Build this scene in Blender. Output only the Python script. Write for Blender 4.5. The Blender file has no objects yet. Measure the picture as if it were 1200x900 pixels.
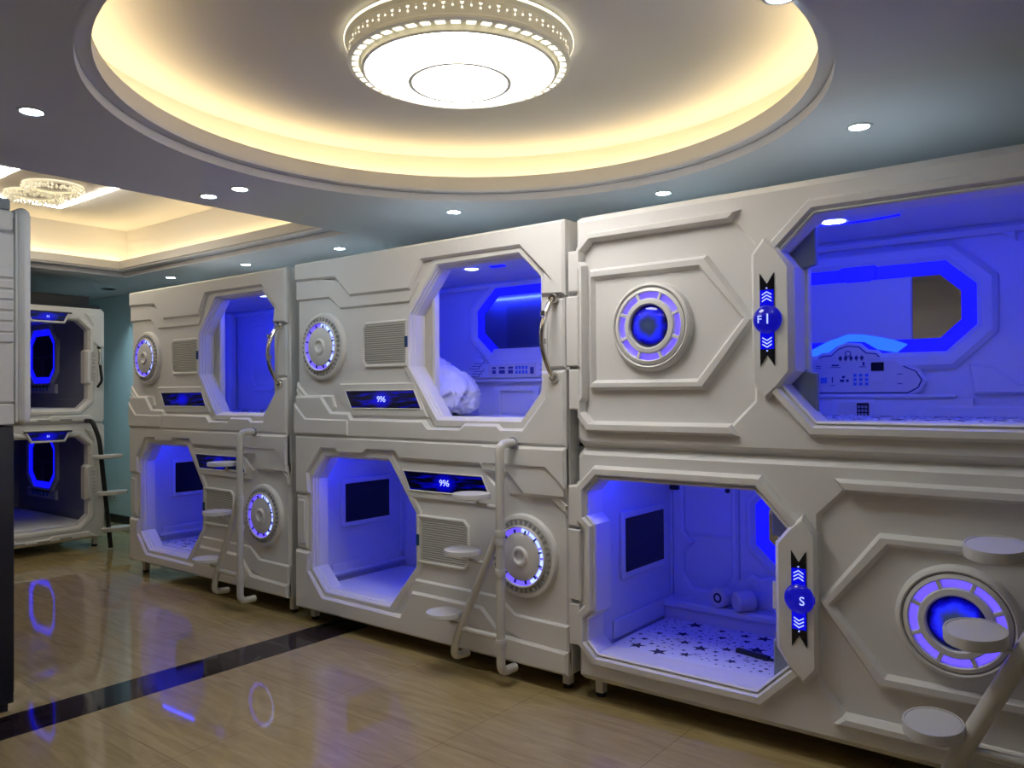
import bpy, bmesh, math, random
from mathutils import Vector, Matrix, noise
from mathutils.geometry import tessellate_polygon

# ------------------------------------------------------------------ camera, light, exposure
scene = bpy.context.scene
COL = scene.collection
F_PX, YAW, PITCH, ROLL, CAM_Y, CAM_Z = 930.24, .6658, .0102, -.0071, -3.3432, 1.53
cam_data = bpy.data.cameras.new('camera')
cam = bpy.data.objects.new('camera', cam_data)
COL.objects.link(cam)
cam_data.sensor_width = 36.0
cam_data.lens = F_PX * 36.0 / 1200.0
cam_data.clip_start = .05
_fw = Vector((-math.sin(YAW) * math.cos(PITCH), math.cos(YAW) * math.cos(PITCH), math.sin(PITCH)))
_rt = Vector((math.cos(YAW), math.sin(YAW), 0))
_up = _rt.cross(_fw)
_r = math.cos(ROLL) * _rt + math.sin(ROLL) * _up
_u = _r.cross(_fw)
cam.matrix_world = Matrix(((_r.x, _u.x, -_fw.x, 0), (_r.y, _u.y, -_fw.y, CAM_Y), (_r.z, _u.z, -_fw.z, CAM_Z), (0, 0, 0, 1)))
scene.camera = cam

world = bpy.data.worlds.new('world')
scene.world = world
world.use_nodes = True
world.node_tree.nodes['Background'].inputs[0].default_value = (.3, .35, .5, 1)
world.node_tree.nodes['Background'].inputs[1].default_value = .02

vs = scene.view_settings
vs.view_transform = 'Standard'
vs.look = 'None'
vs.gamma = 1
vs.use_curve_mapping = False
vs.exposure = 0.15
cy = scene.cycles
cy.use_denoising = True
cy.max_bounces = 7
cy.diffuse_bounces = 4
cy.glossy_bounces = 4
cy.transmission_bounces = 4
cy.sample_clamp_indirect = 4.0
cy.caustics_reflective = False
cy.caustics_refractive = False

LAMP_E = 12.0        # ceiling lamp diffuser
COVE_E = 12.0       # warm strips in the coves
DOWN_E = 120.0       # recessed downlights
PANEL_E = 30.0       # bright lines round the chandelier plate
LED_IN = 50.0       # blue strip inside a capsule
SPOT_IN = 9.0       # white ceiling spot inside a capsule

# ------------------------------------------------------------------ materials
MATS = {}

def mat(name, col, rough=.5, metal=0.0, emit=None, strength=0.0, spec=.5, bump=None, noise_mix=None, coat=0.0, trans=0.0):
    m = bpy.data.materials.new(name)
    m.use_nodes = True
    nt = m.node_tree
    b = nt.nodes['Principled BSDF']
    b.inputs['Base Color'].default_value = (*col, 1)
    b.inputs['Roughness'].default_value = rough
    b.inputs['Metallic'].default_value = metal
    b.inputs['Specular IOR Level'].default_value = spec
    b.inputs['Coat Weight'].default_value = coat
    b.inputs['Transmission Weight'].default_value = trans
    if emit:
        b.inputs['Emission Color'].default_value = (*emit, 1)
        b.inputs['Emission Strength'].default_value = strength
    tc = nt.nodes.new('ShaderNodeTexCoord')
    if bump:
        sc, st = bump
        n = nt.nodes.new('ShaderNodeTexNoise')
        n.inputs['Scale'].default_value = sc
        n.inputs['Detail'].default_value = 3
        bp = nt.nodes.new('ShaderNodeBump')
        bp.inputs['Strength'].default_value = st
        bp.inputs['Distance'].default_value = .01
        nt.links.new(tc.outputs['Object'], n.inputs['Vector'])
        nt.links.new(n.outputs['Fac'], bp.inputs['Height'])
        nt.links.new(bp.outputs['Normal'], b.inputs['Normal'])
    if noise_mix:
        sc, col2 = noise_mix
        n = nt.nodes.new('ShaderNodeTexNoise')
        n.inputs['Scale'].default_value = sc
        n.inputs['Detail'].default_value = 4
        mx = nt.nodes.new('ShaderNodeMix')
        mx.data_type = 'RGBA'
        mx.inputs[6].default_value = (*col, 1)
        mx.inputs[7].default_value = (*col2, 1)
        nt.links.new(tc.outputs['Object'], n.inputs['Vector'])
        nt.links.new(n.outputs['Fac'], mx.inputs[0])
        nt.links.new(mx.outputs[2], b.inputs['Base Color'])
    MATS[name] = m
    return m

mat('shell', (.74, .73, .72), .36, noise_mix=(3, (.79, .78, .77)), bump=(900, .02))
mat('liner', (.66, .68, .74), .38, noise_mix=(3, (.70, .72, .77)))
mat('ivory', (.62, .60, .50), .4)
mat('pocket', (.22, .26, .30), .4)
mat('dark_gap', (.03, .03, .035), .6)
mat('groove', (.33, .33, .34), .6)
mat('slat', (.66, .65, .62), .4)
mat('black_gloss', (.006, .006, .010), .12)
mat('black_matte', (.012, .012, .014), .45)
mat('chrome', (.72, .70, .67), .12, 1.0)
mat('mirror', (.80, .80, .78), .03, 1.0)
mat('dark_mirror', (.30, .33, .42), .06, 1.0)
mat('led_blue', (.02, .02, .1), .4, emit=(.003, .003, 1.0), strength=1.5)
mat('led_cyan', (.02, .05, .1), .4, emit=(.02, .13, 1.0), strength=1.3)
mat('led_ring', (.2, .2, .4), .4, emit=(.10, .06, 1.0), strength=1.5)
mat('led_ring_pale', (.3, .3, .5), .4, emit=(.28, .38, 1.0), strength=2.0)
mat('led_source', (.1, .1, .4), .4, emit=(.020, .034, 1.0), strength=LED_IN)
mat('pod_spot', (.8, .8, .8), .4, emit=(.72, .86, 1.0), strength=SPOT_IN)
mat('digit', (.2, .2, .6), .4, emit=(.35, .42, 1.0), strength=1.3)
mat('sticker_blue', (.01, .06, .17), .3)
mat('screen', (.004, .004, .006), .18)
mat('icon_dark', (.05, .07, .2), .5)
mat('icon_blue', (.08, .2, .65), .5)
mat('white_metal', (.63, .62, .58), .28, bump=(14, .12))
mat('step_white', (.66, .66, .66), .45)
mat('foot_black', (.01, .01, .01), .5)
mat('sheet', (.74, .75, .82), .8, bump=(9, .5))
mat('star_ink', (.03, .03, .07), .8)
mat('duvet', (.80, .81, .84), .85, bump=(7, .5))
mat('ceiling_paint', (.66, .66, .70), .42, bump=(60, .02))
mat('cove_paint', (.74, .72, .69), .7)
mat('moulding', (.72, .70, .67), .6)
mat('wall_paint', (.60, .74, .76), .6, bump=(80, .03))
mat('lamp_glow', (.9, .9, .9), .4, emit=(1.0, .98, .95), strength=LAMP_E)
mat('lamp_rim', (.70, .68, .56), .35, emit=(1.0, .93, .72), strength=.08)
mat('lamp_edge', (.8, .78, .7), .4, emit=(1.0, .92, .70), strength=2.2)
mat('cove_strip', (.9, .8, .5), .4, emit=(1.0, .77, .42), strength=COVE_E)
mat('panel_strip', (.9, .9, .8), .4, emit=(1.0, .93, .80), strength=PANEL_E)
mat('down_lens', (.9, .9, .9), .4, emit=(.66, .86, 1.0), strength=DOWN_E)
mat('wall_cream', (.74, .70, .62), .6)
mat('can_black', (.0004, .0004, .0004), 1.0, spec=0.0)
mat('added_down_lens', (.9, .9, .9), .4, emit=(.60, .88, 1.0), strength=520)  # lens of the added downlight over the back wall
mat('plate_brown', (.50, .42, .34), .3)
mat('crystal', (.85, .80, .66), .12, .3, emit=(1.0, .88, .6), strength=.30)
mat('baseboard', (.015, .014, .013), .25)
mat('socket', (.6, .62, .62), .4)
mat('orb', (.01, .01, .10), .08, emit=(.003, .004, .9), strength=.33)
mat('field_blue', (.0, .0, .05), .2, emit=(.0, .0, 1.0), strength=.62)
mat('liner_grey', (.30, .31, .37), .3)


def orb_mat():
    """globe picture: dark cloudy centre on blue"""
    m = bpy.data.materials.new('globe')
    m.use_nodes = True
    nt = m.node_tree
    b = nt.nodes['Principled BSDF']
    b.inputs['Base Color'].default_value = (.01, .01, .03, 1)
    b.inputs['Roughness'].default_value = .08
    tc = nt.nodes.new('ShaderNodeTexCoord')
    vm = nt.nodes.new('ShaderNodeVectorMath'); vm.operation = 'LENGTH'
    nt.links.new(tc.outputs['Object'], vm.inputs[0])
    cr = nt.nodes.new('ShaderNodeValToRGB')
    e = cr.color_ramp.elements
    e[0].position = 0.0; e[0].color = (.03, .05, .09, 1)
    e[1].position = 1.0; e[1].color = (0, 0, .015, 1)
    for p, c in ((.035, (.02, .03, .10, 1)), (.062, (.01, .02, .95, 1)), (.078, (.0, .0, .45, 1)), (.093, (0, 0, .03, 1))):
        k = e.new(p); k.color = c
    n = nt.nodes.new('ShaderNodeTexNoise'); n.inputs['Scale'].default_value = 22; n.inputs['Detail'].default_value = 6
    nt.links.new(tc.outputs['Object'], n.inputs['Vector'])
    ad = nt.nodes.new('ShaderNodeMath'); ad.operation = 'MULTIPLY_ADD'
    ad.inputs[1].default_value = .05
    nt.links.new(n.outputs['Fac'], ad.inputs[0])
    nt.links.new(vm.outputs['Value'], ad.inputs[2])
    sb = nt.nodes.new('ShaderNodeMath'); sb.operation = 'SUBTRACT'; sb.inputs[1].default_value = .025
    nt.links.new(ad.outputs[0], sb.inputs[0])
    nt.links.new(sb.outputs[0], cr.inputs[0])
    nt.links.new(cr.outputs[0], b.inputs['Emission Color'])
    b.inputs['Emission Strength'].default_value = 1.1
    MATS['globe'] = m

orb_mat()


def display_mat():
    """black glass strip with streaks of blue light from its own LEDs"""
    m = bpy.data.materials.new('display')
    m.use_nodes = True
    nt = m.node_tree
    b = nt.nodes['Principled BSDF']
    b.inputs['Base Color'].default_value = (.004, .004, .008, 1)
    b.inputs['Roughness'].default_value = .12
    tc = nt.nodes.new('ShaderNodeTexCoord')
    mp = nt.nodes.new('ShaderNodeMapping'); mp.inputs['Scale'].default_value = (5, 5, 60)
    n = nt.nodes.new('ShaderNodeTexNoise'); n.inputs['Scale'].default_value = 1.0; n.inputs['Detail'].default_value = 2
    cr = nt.nodes.new('ShaderNodeValToRGB')
    e = cr.color_ramp.elements
    e[0].position = .50; e[0].color = (0, 0, .006, 1)
    e[1].position = .72; e[1].color = (.0, .0, .5, 1)
    nt.links.new(tc.outputs['Object'], mp.inputs[0]); nt.links.new(mp.outputs[0], n.inputs['Vector'])
    nt.links.new(n.outputs['Fac'], cr.inputs[0]); nt.links.new(cr.outputs[0], b.inputs['Emission Color'])
    # halo round the digits (object centre)
    g = nt.nodes.new('ShaderNodeVectorMath'); g.operation = 'MULTIPLY'; g.inputs[1].default_value = (1, 1, 1.6)
    ln = nt.nodes.new('ShaderNodeVectorMath'); ln.operation = 'LENGTH'
    nt.links.new(tc.outputs['Object'], g.inputs[0]); nt.links.new(g.outputs[0], ln.inputs[0])
    mr = nt.nodes.new('ShaderNodeMapRange'); mr.inputs[1].default_value = .10; mr.inputs[2].default_value = .02
    mr.inputs[3].default_value = 0; mr.inputs[4].default_value = .75
    nt.links.new(ln.outputs['Value'], mr.inputs[0])
    mx = nt.nodes.new('ShaderNodeMix'); mx.data_type = 'RGBA'
    mx.inputs[7].default_value = (0, 0, .8, 1)
    nt.links.new(mr.outputs[0], mx.inputs[0]); nt.links.new(cr.outputs[0], mx.inputs[6])
    nt.links.new(mx.outputs[2], b.inputs['Emission Color'])
    b.inputs['Emission Strength'].default_value = 1.0
    MATS['display'] = m

display_mat()


def floor_mats():
    m = bpy.data.materials.new('floor_tile')
    m.use_nodes = True
    nt = m.node_tree
    b = nt.nodes['Principled BSDF']
    b.inputs['Roughness'].default_value = .045
    b.inputs['Specular IOR Level'].default_value = .62
    tc = nt.nodes.new('ShaderNodeTexCoord')
    mp = nt.nodes.new('ShaderNodeMapping'); mp.inputs['Scale'].default_value = (1.2, 9, 1); mp.inputs['Rotation'].default_value = (0, 0, .55)
    n = nt.nodes.new('ShaderNodeTexNoise'); n.inputs['Scale'].default_value = 2.6; n.inputs['Detail'].default_value = 7; n.inputs['Distortion'].default_value = .9
    cr = nt.nodes.new('ShaderNodeValToRGB')
    e = cr.color_ramp.elements
    e[0].position = .3; e[0].color = (.35, .26, .115, 1)
    e[1].position = .7; e[1].color = (.47, .365, .175, 1)
    nt.links.new(tc.outputs['Object'], mp.inputs[0]); nt.links.new(mp.outputs[0], n.inputs['Vector'])
    nt.links.new(n.outputs['Fac'], cr.inputs[0])
    br = nt.nodes.new('ShaderNodeTexBrick')
    br.offset = 0; br.inputs['Scale'].default_value = 1.0
    br.inputs['Brick Width'].default_value = .8; br.inputs['Row Height'].default_value = .8
    br.inputs['Mortar Size'].default_value = .0018
    br.inputs['Color1'].default_value = (1, 1, 1, 1); br.inputs['Color2'].default_value = (.94, .95, .95, 1); br.inputs['Mortar'].default_value = (.6, .58, .55, 1)
    nt.links.new(tc.outputs['Object'], br.inputs['Vector'])
    mx = nt.nodes.new('ShaderNodeMix'); mx.data_type = 'RGBA'; mx.blend_type = 'MULTIPLY'; mx.inputs[0].default_value = 1
    nt.links.new(cr.outputs[0], mx.inputs[6]); nt.links.new(br.outputs['Color'], mx.inputs[7])
    nt.links.new(mx.outputs[2], b.inputs['Base Color'])
    MATS['floor_tile'] = m
    m = bpy.data.materials.new('floor_dark')
    m.use_nodes = True
    nt = m.node_tree
    b = nt.nodes['Principled BSDF']
    b.inputs['Roughness'].default_value = .05
    tc = nt.nodes.new('ShaderNodeTexCoord')
    mp = nt.nodes.new('ShaderNodeMapping'); mp.inputs['Scale'].default_value = (10, 1.2, 1); mp.inputs['Rotation'].default_value = (0, 0, .35)
    n = nt.nodes.new('ShaderNodeTexNoise'); n.inputs['Scale'].default_value = 3; n.inputs['Detail'].default_value = 6; n.inputs['Distortion'].default_value = 1.2
    cr = nt.nodes.new('ShaderNodeValToRGB')
    e = cr.color_ramp.elements
    e[0].position = .35; e[0].color = (.010, .007, .007, 1)
    e[1].position = .75; e[1].color = (.045, .03, .028, 1)
    nt.links.new(tc.outputs['Object'], mp.inputs[0]); nt.links.new(mp.outputs[0], n.inputs['Vector'])
    nt.links.new(n.outputs['Fac'], cr.inputs[0]); nt.links.new(cr.outputs[0], b.inputs['Base Color'])
    MATS['floor_dark'] = m

floor_mats()

# ------------------------------------------------------------------ mesh builder
def offset_poly(pts, d):
    """move every edge inwards by d (negative: outwards)"""
    n = len(pts)
    area = sum(pts[i][0] * pts[(i + 1) % n][1] - pts[(i + 1) % n][0] * pts[i][1] for i in range(n))
    s = 1 if area > 0 else -1
    out = []
    for i in range(n):
        p0, p1, p2 = Vector(pts[i - 1]), Vector(pts[i]), Vector(pts[(i + 1) % n])
        e1, e2 = (p1 - p0).normalized(), (p2 - p1).normalized()
        n1, n2 = Vector((-e1.y, e1.x)) * s, Vector((-e2.y, e2.x)) * s
        k = 1 + n1.dot(n2)
        k = max(k, .35)
        q = p1 + (n1 + n2) * (d / k)
        out.append((q.x, q.y))
    return out


class MB:
    def __init__(self, flip=None):
        self.v, self.f, self.m, self.s = [], [], [], []
        self.mats = []
        self.flip = flip            # (L, H): turn the front design by half a turn

    def mi(self, name):
        if name not in self.mats:
            self.mats.append(name)
        return self.mats.index(name)

    def add(self, verts, faces, m, smooth=False):
        o = len(self.v)
        if self.flip:
            L, H = self.flip
            verts = [(L - x, y, H - z) for x, y, z in verts]
        self.v += [tuple(p) for p in verts]
        k = self.mi(m)
        for f in faces:
            self.f.append(tuple(i + o for i in f)); self.m.append(k); self.s.append(smooth)

    def prism(self, outer, holes, yb, yf, m, ch=0.0, chy=None):
        """plate in the x-z plane from yb (back) to yf (front), front edges chamfered"""
        chy = ch if chy is None else chy
        sgn = 1 if yb > yf else -1
        loops = [outer] + list(holes)
        rings = []
        for k, lp in enumerate(loops):
            ins = offset_poly(lp, ch if k == 0 else -ch) if ch else lp
            rings.append((lp, ins))
        V, Fc = [], []
        def layer(which, y):
            st = []
            for r in rings:
                st.append(len(V))
                V.extend((p[0], y, p[1]) for p in r[which])
            return st
        a = layer(0, yb)
        lays = [a]
        if ch:
            lays.append(layer(0, yf + sgn * chy))
        lays.append(layer(1, yf))
        for A, B in zip(lays, lays[1:]):
            for k, lp in enumerate(loops):
                n = len(lp)
                for i in range(n):
                    j = (i + 1) % n
                    Fc.append((A[k] + i, A[k] + j, B[k] + j, B[k] + i))
        tri = tessellate_polygon([[Vector((p[0], p[1], 0)) for p in r[0]] for r in rings])
        idx = []
        for k, lp in enumerate(loops):
            idx += [(k, i) for i in range(len(lp))]
        for t in tri:
            Fc.append(tuple(lays[0][idx[q][0]] + idx[q][1] for q in t))
            Fc.append(tuple(lays[-1][idx[q][0]] + idx[q][1] for q in t))
        self.add(V, Fc, m)

    def box(self, a, b, m, bev=0.0, seg=1, rot=None):
        bm = bmesh.new()
        bmesh.ops.create_cube(bm, size=1)
        c = [(a[i] + b[i]) / 2 for i in range(3)]
        s = [abs(b[i] - a[i]) for i in range(3)]
        for v in bm.verts:
            v.co = Vector((v.co.x * s[0], v.co.y * s[1], v.co.z * s[2]))
        if bev:
            bmesh.ops.bevel(bm, geom=bm.edges[:], offset=bev, segments=seg, affect='EDGES', profile=.5)
        if rot is not None:
            bmesh.ops.transform(bm, matrix=rot, verts=bm.verts)
        bm.verts.index_update()
        vv = [tuple(v.co + Vector(c)) for v in bm.verts]
        ff = [tuple(v.index for v in f.verts) for f in bm.faces]
        bm.free()
        self.add(vv, ff, m, seg > 1)

    def lathe(self, prof, c, m, axis='y', n=48, smooth=True, arc=None, close=True):
        """profile [(r, h)] revolved about an axis through c; h along +axis"""
        V, Fc = [], []
        a0, a1 = arc or (0, 2 * math.pi)
        full = arc is None
        steps = n if full else n + 1
        for i in range(steps):
            t = a0 + (a1 - a0) * i / n
            for r, h in prof:
                u, w = r * math.cos(t), r * math.sin(t)
                if axis == 'y':
                    V.append((c[0] + u, c[1] + h, c[2] + w))
                elif axis == 'z':
                    V.append((c[0] + u, c[1] + w, c[2] + h))
                else:
                    V.append((c[0] + h, c[1] + u, c[2] + w))
        k = len(prof)
        for i in range(n):
            j = (i + 1) % steps
            for q in range(k if close else k - 1):
                q2 = (q + 1) % k
                Fc.append((i * k + q, j * k + q, j * k + q2, i * k + q2))
        if not full and close:
            Fc.append(tuple(range(k)))
            Fc.append(tuple(n * k + q for q in range(k)))
        self.add(V, Fc, m, smooth)

    def tube(self, path, r, m, n=14, cap=True):
        P = [Vector(p) for p in path]
        V, Fc = [], []
        prev = None
        for i, p in enumerate(P):
            d = (P[min(i + 1, len(P) - 1)] - P[max(i - 1, 0)]).normalized()
            if prev is None:
                ref = Vector((0, 0, 1)) if abs(d.z) < .9 else Vector((1, 0, 0))
                nrm = d.cross(ref).normalized()
            else:
                nrm = (prev - d * prev.dot(d)).normalized()
            prev = nrm
            bi = d.cross(nrm)
            rr = r[i] if isinstance(r, (list, tuple)) else r
            for k in range(n):
                t = 2 * math.pi * k / n
                V.append(tuple(p + (nrm * math.cos(t) + bi * math.sin(t)) * rr))
        for i in range(len(P) - 1):
            for k in range(n):
                k2 = (k + 1) % n
                Fc.append((i * n + k, i * n + k2, (i + 1) * n + k2, (i + 1) * n + k))
        if cap:
            Fc.append(tuple(range(n)))
            Fc.append(tuple((len(P) - 1) * n + k for k in range(n)))
        self.add(V, Fc, m, True)

    def build(self, name, parent=None, origin=None):
        me = bpy.data.meshes.new(name)
        vs_ = self.v
        if origin:
            vs_ = [(x - origin[0], y - origin[1], z - origin[2]) for x, y, z in vs_]
        me.from_pydata(vs_, [], self.f)
        for k in self.mats:
            me.materials.append(MATS[k])
        me.polygons.foreach_set('material_index', self.m)
        bm = bmesh.new(); bm.from_mesh(me)
        bmesh.ops.remove_doubles(bm, verts=bm.verts, dist=1e-6)
        bmesh.ops.recalc_face_normals(bm, faces=bm.faces)
        for f in bm.faces:
            f.smooth = True
        bm.to_mesh(me); bm.free()
        me.set_sharp_from_angle(angle=math.radians(32))
        o = bpy.data.objects.new(name, me)
        COL.objects.link(o)
        if parent is not None:
            o.parent = parent
        if origin:
            o.location = origin
        return o


def smooth_path(pts, rad=.05, seg=6):
    """polyline with rounded corners"""
    P = [Vector(p) for p in pts]
    out = [P[0]]
    for i in range(1, len(P) - 1):
        a, b, c = P[i - 1], P[i], P[i + 1]
        d1, d2 = (a - b), (c - b)
        r = min(rad, d1.length * .45, d2.length * .45)
        s, e = b + d1.normalized() * r, b + d2.normalized() * r
        for k in range(seg + 1):
            t = k / seg
            out.append(s * (1 - t) ** 2 + b * 2 * t * (1 - t) + e * t * t)
    out.append(P[-1])
    return out


def tag(o, label=None, cat=None, group=None, kind=None):
    if label: o['label'] = label
    if cat: o['category'] = cat
    if group: o['group'] = group
    if kind: o['kind'] = kind
    return o


def empty(name, loc=(0, 0, 0), rz=0.0):
    o = bpy.data.objects.new(name, None)
    COL.objects.link(o)
    o.location = loc
    o.rotation_euler = (0, 0, rz)
    o.empty_display_size = .1
    return o


def copy_tree(o, parent=None):
    c = o.copy(); COL.objects.link(c); c.parent = parent
    for ch in o.children:
        copy_tree(ch, c)
    return c


def octagon(x0, x1, z0, z1, c, cz=None):
    cz = cz or c
    return [(x0 + c, z0), (x1 - c, z0), (x1, z0 + cz), (x1, z1 - cz), (x1 - c, z1), (x0 + c, z1), (x0, z1 - cz), (x0, z0 + cz)]


def rrect(x0, x1, z0, z1, r, seg=4):
    out = []
    for cx, cz, a in ((x1 - r, z0 + r, -90), (x1 - r, z1 - r, 0), (x0 + r, z1 - r, 90), (x0 + r, z0 + r, 180)):
        for k in range(seg + 1):
            t = math.radians(a + 90 * k / seg)
            out.append((cx + r * math.cos(t), cz + r * math.sin(t)))
    return out


def glyphs(body, size, name, parent, centre, m='digit', y=-.004):
    """raised text standing in the x-z plane, facing -y"""
    cu = bpy.data.curves.new(name, 'FONT')
    cu.body = body
    cu.size = size
    cu.align_x = 'CENTER'; cu.align_y = 'CENTER'
    cu.extrude = .001
    tmp = bpy.data.objects.new('tmp', cu)
    COL.objects.link(tmp)
    dg = bpy.context.evaluated_depsgraph_get()
    me = bpy.data.meshes.new_from_object(tmp.evaluated_get(dg))
    bpy.data.objects.remove(tmp)
    me.materials.clear(); me.materials.append(MATS[m])
    me.transform(Matrix.Rotation(math.radians(90), 4, 'X'))
    o = bpy.data.objects.new(name, me)
    COL.objects.link(o)
    o.parent = parent
    o.location = (centre[0], y, centre[1])
    return o

# ------------------------------------------------------------------ the room
H0, H_LIP, H_CEIL, H_TRAY = 2.72, 2.858, 3.03, 3.20
CX, CY = -2.28, -.76
RX0, RX1, RY0, RY1 = -10.45, 1.7, -4.5, 1.22
SX0, SX1 = -4.26, -3.975     # dark stripe in the floor

def struct(mb, name, origin=None):
    return tag(mb.build(name, None, origin), kind='structure')

b = MB(); b.box((RX0 - .1, RY0 - .1, -.12), (RX1 + .1, RY1 + .1, 0), 'floor_tile'); struct(b, 'floor')
b = MB(); b.box((SX0, RY0, -.001), (SX1, RY1, .0006), 'floor_dark'); struct(b, 'trim_1')
b = MB(); b.box((RX0 - .1, RY1, 0), (RX1 + .1, RY1 + .12, 3.4), 'wall_paint'); struct(b, 'wall_back')
b = MB(); b.box((RX0 - .12, RY0, 0), (RX0, RY1, 3.4), 'wall_paint'); struct(b, 'wall_left')
b = MB(); b.box((RX1, RY0, 0), (RX1 + .12, RY1, 3.4), 'wall_cream'); struct(b, 'wall_right')
b = MB(); b.box((RX0 - .1, RY0 - .12, 0), (RX1 + .1, RY0, 3.4), 'wall_cream'); struct(b, 'wall_front')
b = MB(); b.box((RX0, RY1 - .015, 0), (RX1, RY1, .10), 'baseboard', .004); struct(b, 'baseboard_back')
b = MB(); b.box((RX0, RY0, 0), (RX0 + .015, RY1 - .015, .10), 'baseboard', .004); struct(b, 'baseboard_left')

# dropped ceiling with a round and a rectangular opening (built in x-z, turned flat)
NC = 96
def circ(r, n=NC):
    return [(CX + r * math.cos(2 * math.pi * i / n), CY + r * math.sin(2 * math.pi * i / n)) for i in range(n)]
TX0, TX1, TY0, TY1 = -8.03, -4.60, -3.6, .545
b = MB()
outer = [(RX0, RY0), (RX1, RY0), (RX1, RY1), (RX0, RY1)]
tray = [(TX0, TY0), (TX1, TY0), (TX1, TY1), (TX0, TY1)]
b.prism(outer, [circ(1.49), tray, [(-9.05 + .068 * math.cos(a * math.pi / 10), .86 + .068 * math.sin(a * math.pi / 10)) for a in range(20)]], H0 + .045, H0, 'ceiling_paint')
b.v = [(x, z, y) for x, y, z in b.v]
struct(b, 'ceiling')
# upper ceilings and the box above
b = MB()
b.box((RX0, RY0, 3.24), (RX1, RY1, 3.30), 'cove_paint'); struct(b, 'ceiling_upper')
b = MB()
# round cove: stepped moulding, ledge, wall and lid
b.lathe([(1.436, H0 + .047), (1.73, H0 + .047), (1.73, H0 + .062), (1.436, H0 + .062)], (CX, CY, 0), 'ceiling_paint', 'z', NC)
b.lathe([(1.436, H0 + .062), (1.450, H0 + .062), (1.458, H_LIP), (1.444, H_LIP)], (CX, CY, 0), 'moulding', 'z', NC)
b.lathe([(1.445, H0 + .063), (1.72, H0 + .063), (1.72, H0 + .078), (1.445, H0 + .078)], (CX, CY, 0), 'moulding', 'z', NC)
b.lathe([(1.62, H0 + .06), (1.70, H0 + .06), (1.70, H_CEIL + .02), (1.62, H_CEIL + .02)], (CX, CY, 0), 'cove_paint', 'z', NC)
b.lathe([(0, H_CEIL), (1.72, H_CEIL), (1.72, H_CEIL + .02), (0, H_CEIL + .02)], (CX, CY, 0), 'cove_paint', 'z', NC, close=False)
struct(b, 'ceiling_cove_round')
b = MB()
b.lathe([(1.525, H0 + .098), (1.55, H0 + .098), (1.55, H0 + .113), (1.525, H0 + .113)], (CX, CY, 0), 'cove_strip', 'z', NC)
tag(b.build('cove_light_strip'), 'warm white light strip hidden in the round ceiling recess', 'light strip')

def frame(mb, o, i, za, zb, m):
    """rectangular ring between outer o and inner i (x0,x1,y0,y1), z from za to zb"""
    s = len(mb.v)
    t = MB(); P = lambda q: [(q[0], q[2]), (q[1], q[2]), (q[1], q[3]), (q[0], q[3])]
    t.prism(P(o), [P(i)], zb, za, m)
    mb.add([(x, z, y) for x, y, z in t.v], t.f, m)

b = MB()
g = lambda d: (TX0 - d, TX1 + max(d, .03), TY0 - d, TY1 + d)
frame(b, g(.12), g(-.085), H0 + .047, H0 + .062, 'ceiling_paint')
frame(b, g(.10), g(-.085), H0 + .063, H0 + .078, 'moulding')
frame(b, g(-.085), g(-.10), H0 + .062, H_LIP, 'moulding')
frame(b, g(.12), g(.06), H0 + .05, H_TRAY, 'cove_paint')
b.box((TX0 - .12, TY0 - .12, H_TRAY), (TX1 + .12, TY1 + .12, H_TRAY + .02), 'cove_paint')
struct(b, 'ceiling_cove_tray')
b = MB()
frame(b, g(0.0), g(-.022), H0 + .098, H0 + .113, 'cove_strip')
tag(b.build('cove_light_strip'), 'warm white light strip hidden in the rectangular ceiling recess', 'light strip')

# ------------------------------------------------------------------ capsules
X2, X3, X1 = -4.478, -6.812, -2.2155
ZS, ZB, ZB3 = 1.2509, .095, .122
def text_panel_icons(mb, x0, z0, w, h, seed, y):
    """small dark and blue marks of a switch board"""
    rnd = random.Random(seed)
    return

OPEN_A = [(1.315, .135), (1.915, .135), (2.044, .285), (2.044, .875), (1.907, 1.007), (1.315, 1.007), (1.092, .745), (1.092, .435)]
OPEN_C = [(1.19, .145), (1.975, .145), (2.045, .215), (2.045, .335), (2.0, .375), (2.0, .80), (2.045, .84), (2.045, .95), (1.985, 1.005),
          (1.19, 1.005), (1.045, .865), (1.10, .79), (1.10, .36), (1.045, .305)]


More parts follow.
